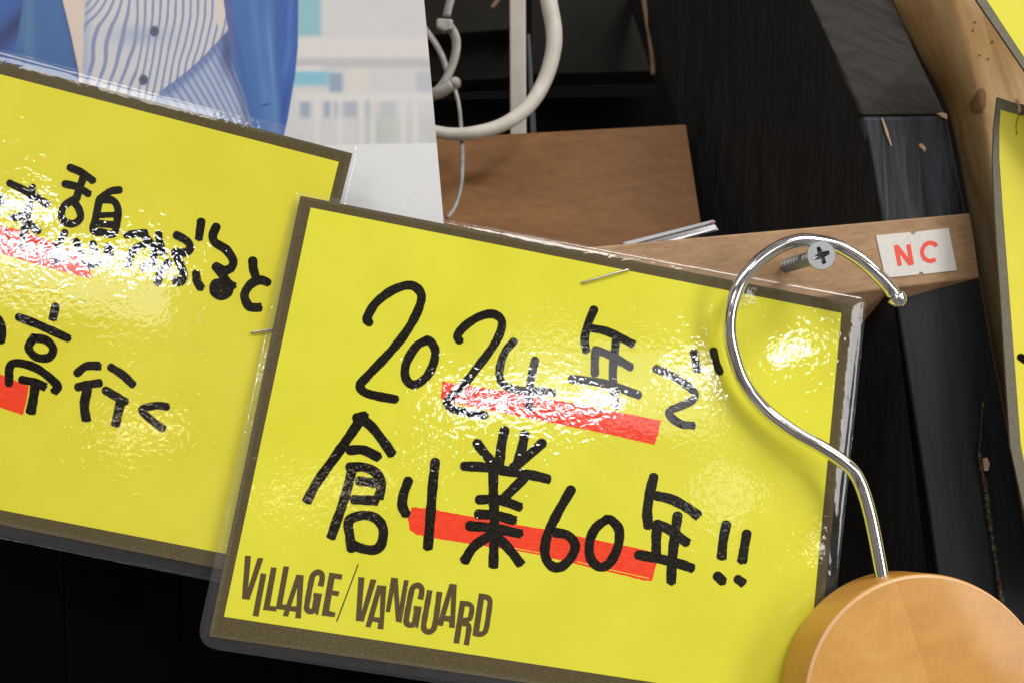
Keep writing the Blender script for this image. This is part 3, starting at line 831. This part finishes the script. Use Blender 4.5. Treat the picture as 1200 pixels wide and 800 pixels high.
po = thing('poster', POSTER.at(250, 250), 'photo poster of a person in blue jacket and striped shirt, upper left behind signs', 'poster')
ny, nx = X.shape
pv = [POSTER.at(X[j, i], Y[j, i]) for j in range(ny) for i in range(nx)]
pf = [(j*nx+i, j*nx+i+1, (j+1)*nx+i+1, (j+1)*nx+i) for j in range(ny-1) for i in range(nx-1)]
M['poster'] = mat('poster_print', rough=.42, spec=.45)
at_ = N(M['poster'], 'ShaderNodeVertexColor'); at_.layer_name = 'print'
gr = noise(M['poster'], coords(M['poster']), 2600, 2, .6)
L(M['poster'], mix(M['poster'], .5, at_.outputs[0], ramp(M['poster'], gr, [(.3, (.88, .88, .88, 1)), (.7, (1, 1, 1, 1))]), 'MULTIPLY'), B(M['poster']).inputs['Base Color'])
pr = obj('poster_print', pv, pf, M['poster'], po)
ca = pr.data.color_attributes.new('print', 'FLOAT_COLOR', 'POINT')
flat = np.concatenate([lin.reshape(-1, 3)*1.0, np.ones((ny*nx, 1))], 1).astype(np.float32)
ca.data.foreach_set('color', flat.ravel())
prism('poster_backing', [POSTER.at(x, y, -.0003) for x, y in ((-119, -60), (489.5, -60), (518.5, 250), (525.5, 329), (-119, 329))], (0, .0006, 0), M['paper_white'], po)

# ================================================================== LEFT SIGN
F2 = [(-265, -13), (421, 170), (297, 690), (-390, 552)]
O2 = [(-250, 6.5), (413, 180), (288, 672), (-370, 540)]
Y2 = [(-237, 26), (397, 190), (283, 652), (-353, 528)]
s2 = thing('laminated_sign', CARD2.at(20, 400), 'laminated yellow handwritten sign at the left, partly under the front one', 'sign', 'laminated yellow signs')
pap2 = laminated(s2, CARD2, F2, O2, Y2, [12, 12, 14, 14], M['yellow_warm'])
vs, fs = poly_print(CARD2, [[(-120, 240), (-10, 262), (35, 273), (104, 303), (107, 327), (60, 315), (0, 297), (-120, 270)]], 5e-5); obj('red_marker_line', vs, fs, M['red'], pap2)
vs, fs = poly_print(CARD2, [[(-120, 408), (0, 438), (34, 452), (31, 470), (27, 486), (0, 477), (-120, 446)]], 5e-5); obj('red_marker_line', vs, fs, M['red'], pap2)
a, k = (0, 180), 5.714
C = 'written_character'
char(C, CARD2, [[(-30, 255), (5, 290)], [(-15, 350), (20, 320)]], 8, pap2, org=a, s=k)
char(C, CARD2, [[(65, 200), (150, 240), (240, 290), (320, 345)], [(220, 225), (200, 350), (170, 480), (148, 620)], [(90, 430), (130, 425), (175, 380)], [(200, 460), (225, 500), (258, 518)]], 9, pap2, org=a, s=k)
char(C, CARD2, [[(470, 95), (550, 130), (625, 185)], [(435, 205), (520, 225), (595, 272)], [(560, 160), (535, 230), (515, 300)], [(515, 300), (440, 345), (412, 400), (430, 455), (490, 472), (538, 435), (532, 380), (498, 325)],
     [(800, 245), (740, 255), (670, 305)], [(665, 315), (645, 420), (625, 515), (690, 530), (760, 540), (783, 470), (790, 370), (755, 315), (690, 310)], {'w': 7, 'p': [(655, 415), (775, 410)]}, {'w': 9, 'p': [(640, 468), (770, 480)]},
     [(435, 530), (385, 620), (372, 735)], [(510, 590), (550, 690), (605, 745), (665, 730)], [(622, 605), (640, 665)], {'w': 11, 'p': [(728, 628), (732, 675)]}], 9, pap2, org=a, s=k)
a, k = (130, 240), 5.714
char(C, CARD2, [[(105, 205), (170, 195), (235, 190)], [(230, 265), (150, 310), (112, 410)], [(225, 205), (290, 300), (275, 390), (210, 425)], [(320, 195), (330, 260), (350, 330)]], 9, pap2, org=a, s=k)
char(C, CARD2, [[(440, 205), (510, 245), (530, 295), (495, 322), (425, 320)], [(430, 325), (465, 400), (488, 470), (470, 515), (430, 508)], [(605, 115), (590, 225)], [(570, 460), (578, 515), (602, 555)], [(390, 385), (335, 455), (312, 525)]], 10, pap2, org=a, s=k)
char(C, CARD2, [[(705, 150), (682, 210), (700, 255), (770, 300), (818, 370), (808, 420), (760, 440), (700, 412)], [(705, 415), (750, 475), (785, 530), (788, 580), (740, 612), (690, 582), (700, 530), (770, 525), (820, 545)], {'w': 6, 'p': [(720, 560), (760, 560)]}], 10.5, pap2, org=a, s=k)
char(C, CARD2, [[(950, 375), (955, 430), (972, 490)], [(1050, 520), (1000, 505), (935, 535), (895, 605), (920, 675), (960, 688), (995, 688)]], 10.5, pap2, org=a, s=k)
a, k = (0, 340), 4.444
char(C, CARD2, [[(-40, 130), (-5, 150), (14, 200), (8, 265)]], 9, pap2, org=a, s=k)
char(C, CARD2, [[(290, 85), (276, 148)], [(97, 140), (200, 180), (355, 250)], [(175, 250), (150, 300), (190, 348), (255, 350), (278, 305), (240, 260), (172, 247)],
     [(48, 485), (52, 400), (90, 378), (180, 400), (255, 450), (302, 500), (285, 525)], [(115, 465), (180, 478), (230, 500)], {'w': 11.5, 'p': [(185, 490), (175, 560), (162, 630)]}], 10, pap2, org=a, s=k)
char(C, CARD2, [[(403, 430), (450, 395), (515, 393)], [(408, 503), (460, 490), (520, 482)], {'w': 11.5, 'p': [(455, 515), (440, 600), (450, 670)]}, [(578, 400), (640, 440), (692, 490)], [(550, 520), (610, 555), (655, 580)], {'w': 11.5, 'p': [(628, 585), (615, 640), (603, 695)]}], 10, pap2, org=a, s=k)
char(C, CARD2, [[(868, 605), (810, 600), (742, 622), (790, 675), (850, 720)]], 9.5, pap2, org=a, s=k)
def staple(pl, p0, p1, parent, r=.00026):
    a_, b_ = pl.at(*p0, .0006), pl.at(*p1, .0006)
    tube('staple', [pl.at(*p0, -.001), pl.at(*p0, .0003), a_.lerp(b_, .04), a_.lerp(b_, .5)+pl.n*.00012, a_.lerp(b_, .96), pl.at(*p1, .0003), pl.at(*p1, -.001)], r, M['staple'], parent, 8, .0003)
staple(CARD2, (296, 390), (322, 386), s2)

# ================================================================== FRONT SIGN
F1 = [(346, 223), (1016, 349), (963, 868), (229, 757)]
O1 = [(352, 229.5), (1003, 357), (950, 848), (245, 745)]
Y1 = [(364, 243.5), (986, 367), (943, 826), (262.5, 722)]
s1 = thing('laminated_sign', CARD1.at(620, 530), 'front laminated yellow sign announcing a 60th anniversary in thick black marker', 'sign', 'laminated yellow signs')
pap = laminated(s1, CARD1, F1, O1, Y1, [5, 10, 26, 27], M['yellow'])
def rough_poly(pts, amp=.5, step=3):
    out = []
    for i in range(len(pts)):
        a_, b_ = Vector(pts[i]), Vector(pts[(i+1) % len(pts)]); n_ = max(1, int((b_-a_).length/step)); q_ = (b_-a_).normalized(); q_ = Vector((-q_.y, q_.x))
        short = (b_-a_).length < 26
        for j in range(n_): out.append(a_.lerp(b_, j/n_)+q_*random.uniform(-amp, amp)*(1.5 if short else .6))
    return [(p.x, p.y) for p in out]
R1 = [(518, 446.5), (600, 459), (700, 477), (775, 492.5), (772, 506), (767, 521), (716, 509), (600, 486), (530, 472), (517, 468)]
vs, fs = poly_print(CARD1, [rough_poly(R1)], 5e-5); obj('red_marker_line', vs, fs, M['red'], pap)
R2 = [(482, 594), (500, 595), (520, 599), (639, 620), (757, 644), (771, 648), (768, 664), (763, 681), (757, 680), (690, 664), (624, 648), (520, 632), (488, 626), (480, 620), (478, 608)]
vs, fs = poly_print(CARD1, [rough_poly(R2)], 5e-5); obj('red_marker_line', vs, fs, M['red'], pap)
vs, fs = ribbon(CARD1, [(676, 657.5), (700, 663.5), (735, 671.5), (760, 677)], .9, 6.2e-5, False); ribbon(CARD1, [(600, 641), (622, 645.5), (640, 648.5)], .7, 6.2e-5, False, vs, fs)
obj('unmarked_streak', vs, fs, M['yellow'], pap)
char(C, CARD1, [[(165, 340), (150, 318), (195, 235), (285, 160), (385, 122), (445, 140), (470, 195), (440, 290), (370, 410), (270, 530), (160, 645), (110, 705), (135, 745), (210, 768), (320, 788)]], 10.6, pap, org=(400, 310), s=5)
char(C, CARD1, [[(500, 442), (440, 478), (388, 560), (372, 635), (395, 690), (440, 700), (500, 655), (540, 580), (550, 505), (525, 455), (495, 440)]], 10.4, pap, org=(400, 310), s=5)
char(C, CARD1, [[(538.5, 399), (536, 393), (546, 381), (562, 371), (578, 368), (588, 376), (586, 390), (577, 407), (562, 427), (544, 450), (529, 464), (524, 472), (532, 479), (548, 483), (569, 486.5)]], 10.2, pap)
char(C, CARD1, [[(602, 400), (592, 412), (586, 430), (586, 444), (594, 453), (610, 457), (630, 458), (649, 460)], [(627, 422), (623, 440), (620, 460), (620, 479)]], 9.6, pap)
char(C, CARD1, [[(696, 363), (689, 380), (685, 398), (687, 411)], [(695, 385), (710, 388), (728, 396), (741, 403)], [(698, 410), (697, 424), (697, 438)], [(699, 410), (716, 417), (739, 430)], [(722, 396), (720, 416), (718, 438), (720, 460), (721, 476)], [(670, 444), (690, 446), (716, 451), (736, 458), (749, 463)]], 10, pap)
char(C, CARD1, [[(769, 432), (788, 440), (806, 452), (814, 461), (811, 469), (796, 476), (784, 482), (788, 490), (800, 497), (812, 498)], [(813, 413), (817, 434)], [(836, 411), (839, 424), (843.5, 436)]], 9.6, pap)
char(C, CARD1, [[(424, 489), (414, 504), (392, 536), (372, 564), (360, 586)], [(422, 489), (436, 500), (450, 518), (459, 531)], [(418, 489.5), (428, 487)], [(410, 527), (426, 527), (443, 535)],
     [(410, 547), (426, 547), (440, 553), (447, 566), (444, 582)], [(413, 549), (407, 572), (401, 592), (394, 612), (388.5, 628)], [(421, 563), (443, 566)], [(415, 585), (441, 586)],
     [(412, 642), (410, 628), (409, 610), (424, 603.5), (439, 606), (448, 616), (449, 628), (445, 640), (436, 644), (422, 641.5), (414, 638)], [(478.5, 563), (473, 578), (471.5, 592), (476, 602)], [(510, 541), (507, 570), (504, 610), (501.5, 641)]], 11.6, pap)
a, k = (520, 490), 4.2125
char(C, CARD1, [[(165, 122), (200, 170), (245, 220)], [(300, 58), (285, 130), (275, 230)], [(400, 78), (385, 150), (365, 220)], [(485, 122), (420, 180), (345, 240)], [(100, 235), (200, 240), (330, 262), (440, 280), (515, 298)],
     [(245, 260), (245, 370), (250, 500), (245, 725)], [(400, 290), (350, 340), (290, 400)], [(175, 400), (270, 400), (375, 436)], [(172, 472), (260, 478), (345, 502)], [(128, 530), (240, 540), (375, 568)], [(230, 575), (150, 630), (103, 700)], [(270, 590), (320, 640), (378, 715)]], 11.6, pap, org=a, s=k)
char(C, CARD1, [[(628, 352), (560, 470), (510, 580), (500, 670), (530, 725), (580, 730), (632, 680), (648, 620), (610, 575), (552, 562)]], 11.4, pap, org=a, s=k)
char(C, CARD1, [[(805, 497), (750, 540), (720, 610), (725, 690), (770, 732), (820, 710), (860, 630), (865, 550), (830, 503), (805, 497)]], 11.2, pap, org=a, s=k)
a, k = (660, 540), 5
char(C, CARD1, [[(530, 92), (505, 200), (492, 300), (500, 382)], [(548, 202), (640, 225), (730, 275), (785, 315)], [(552, 368), (545, 450), (545, 540)], [(552, 368), (620, 400), (722, 475)], [(670, 320), (655, 430), (640, 560), (632, 705)], [(440, 548), (560, 570), (680, 600), (752, 625)]], 11.8, pap, org=a, s=k)
char('exclamation_marks', CARD1, [[(955, 372), (936, 470), (928, 560)], [(1075, 425), (1060, 510), (1049, 582)], [(903, 672), (935, 702)], [(1023, 690), (1050, 710)]], 11.4, pap, org=a, s=k)
staple(CARD1, (682, 332), (736, 316.5), s1)

# printed shop lettering
vs, fs = [], []
def pp(polys, org, s, h=6.5e-5):
    _layer[0] = (_layer[0]+1) % 10
    poly_print(CARD1, [[(x/s+org[0], y/s+org[1]) for x, y in lp] for lp in polys], h+_layer[0]*2e-6, vs, fs)
def rr_(pts, w, org, s): ribbon(CARD1, [(x/s+org[0], y/s+org[1]) for x, y in pts], w/s, 6.5e-5, False, vs, fs, .8, 'flat', 0)
def flush():
    obj('printed_letter', list(vs), list(fs), M['logo'], pap); vs.clear(); fs.clear()
o1, k1 = (270, 640), 8.889; o2 = (350, 650); o3 = (470, 660); o4 = (410, 650)
pp([[(153, 92), (215, 97), (186, 425), (285, 115), (345, 120), (200, 553), (120, 542)]], o1, k1); flush()
pp([[(316, 275), (376, 285), (293, 727), (232, 720)]], o1, k1); flush()
pp([[(424, 213), (484, 219), (412, 615), (480, 622), (480, 675), (340, 658)]], o1, k1); flush()
pp([[(553, 203), (613, 207), (541, 598), (592, 604), (585, 662), (472, 648)]], o1, k1); flush()
pp([[(688, 290), (765, 297), (735, 748), (674, 742), (683, 680), (618, 668), (603, 728), (545, 720)], [(697, 425), (688, 620), (633, 618)]], o1, k1); flush()
rr_([(938, 412), (956, 335), (950, 285), (912, 266), (868, 288), (845, 345), (798, 600), (800, 655), (838, 674), (872, 655), (884, 600), (905, 510)], 60, o1, k1)
pp([[(868, 478), (956, 490), (915, 708), (886, 706), (882, 640), (880, 530), (862, 525)]], o1, k1); flush()
pp([[(320, 178), (457, 200), (447, 255), (374, 243), (354, 365), (427, 377), (412, 428), (346, 415), (318, 578), (386, 598), (375, 645), (238, 628)]], o2, k1); flush()
pp([[(615, 90), (627, 94), (402, 693), (388, 690)]], o2, k1); flush()
pp([[(622, 225), (686, 232), (656, 590), (750, 248), (812, 255), (677, 692), (595, 683)]], o2, k1); flush()
pp([[(820, 310), (915, 320), (883, 772), (820, 765), (830, 700), (770, 690), (748, 752), (695, 745)], [(852, 395), (845, 648), (785, 642)]], o2, k1); flush()
pp([[(388, 208), (450, 215), (466, 470), (508, 230), (552, 236), (485, 632), (432, 622), (412, 345), (375, 535), (335, 530)]], o4, 8); flush()
rr_([(660, 415), (674, 345), (668, 300), (632, 282), (592, 302), (574, 355), (530, 590), (534, 638), (570, 655), (604, 638), (615, 590), (635, 500)], 54, o4, 8)
pp([[(600, 472), (675, 482), (640, 682), (614, 680), (612, 620), (610, 520), (594, 515)]], o4, 8); flush()
rr_([(270, 248), (240, 410), (213, 565), (218, 615), (255, 638), (295, 622), (316, 575), (340, 420), (360, 262)], 54, o3, 8); flush()
pp([[(455, 187), (523, 193), (503, 603), (450, 597), (452, 545), (405, 535), (390, 585), (335, 575)], [(470, 300), (462, 490), (416, 486)]], o3, 8); flush()
pp([[(553, 345), (605, 350), (545, 750), (490, 743)]], o3, 8)
rr_([(580, 372), (632, 378), (662, 405), (655, 480), (635, 520), (570, 530)], 48, o3, 8)
rr_([(575, 560), (620, 565), (636, 600), (628, 660), (611, 762)], 50, o3, 8); flush()
pp([[(730, 275), (785, 283), (725, 680), (668, 672)]], o3, 8)
rr_([(745, 304), (808, 316), (833, 350), (828, 420), (800, 600), (778, 645), (740, 660), (695, 655)], 50, o3, 8); flush()
# tiny print in the bottom border is outside the frame

# ================================================================== HANGER: chrome hook on a wooden disc
dc = P(1093, 833, .2335)
hg = thing('wooden_hanger', dc, 'round honey-coloured wooden hanger piece with a chrome hook, hung over the screw', 'hanger')
yaw, pit = math.radians(7.5), math.radians(9.5)
nx_ = Vector((math.sin(yaw)*math.cos(pit), -math.cos(yaw)*math.cos(pit), math.sin(pit))).normalized()
Rd = 158*K*.2335; th = .0138; bv = .0011
prof = [(0.0, 0), (Rd*.5, 0), (Rd-bv, 0)] + [(Rd-bv+bv*math.sin(t), -bv+bv*math.cos(t)) for t in [PI/12*i for i in range(1, 7)]]
prof += [(Rd, -th*.5)] + [(Rd-bv+bv*math.cos(t), -th+bv-bv*math.sin(t)) for t in [PI/12*i for i in range(0, 7)]] + [(0, -th)]
dsk = lathe('wooden_disc', prof, dc, nx_, M['disc_wood'], hg, 160)
# pale worn ring along the front edge
tr = [(Rd-bv*.80, -.00002+.00005), (Rd-bv*.5, -bv*.12+.00006), (Rd-bv*.22, -bv*.36+.00006)]
lathe('worn_edge', tr, dc, nx_, M['seam'], dsk, 160)
hk = [(1048, 347, .2545), (1042, 337, .2548), (1025, 319, .2555), (1004, 301.5, .2565), (978, 287.5, .2575), (944.5, 281.5, .2582), (923, 285.5, .258), (902.5, 296, .2575), (884, 311, .257), (868, 332, .2565), (858.5, 356, .256), (855, 382, .2555), (858.5, 409, .255),
      (871, 446, .2545), (895.5, 478, .2535), (928, 503.5, .252), (962, 523, .2505), (985, 538, .2495), (1001, 553, .2487), (1011.5, 575, .248), (1021.5, 612, .2465), (1034, 678, .244), (1040, 710, .243)]
tube('hook', [P(*p) for p in hk], .00162, M['chrome'], hg, 32, .0006)
a_ = (P(1048, 347, .2545)-P(1030, 324, .2555)).normalized()
r_ = .00225
bt = lathe('ball_tip', [(0.0, r_*.95), (r_*.35, r_*.9), (r_*.7, r_*.66), (r_*.93, r_*.3), (r_, -.05*r_), (r_*.97, -.32*r_), (r_*.9, -.42*r_), (r_*.7, -.46*r_), (0, -.46*r_)], P(1052, 351, .2544), a_, M['chrome'], hg, 40)
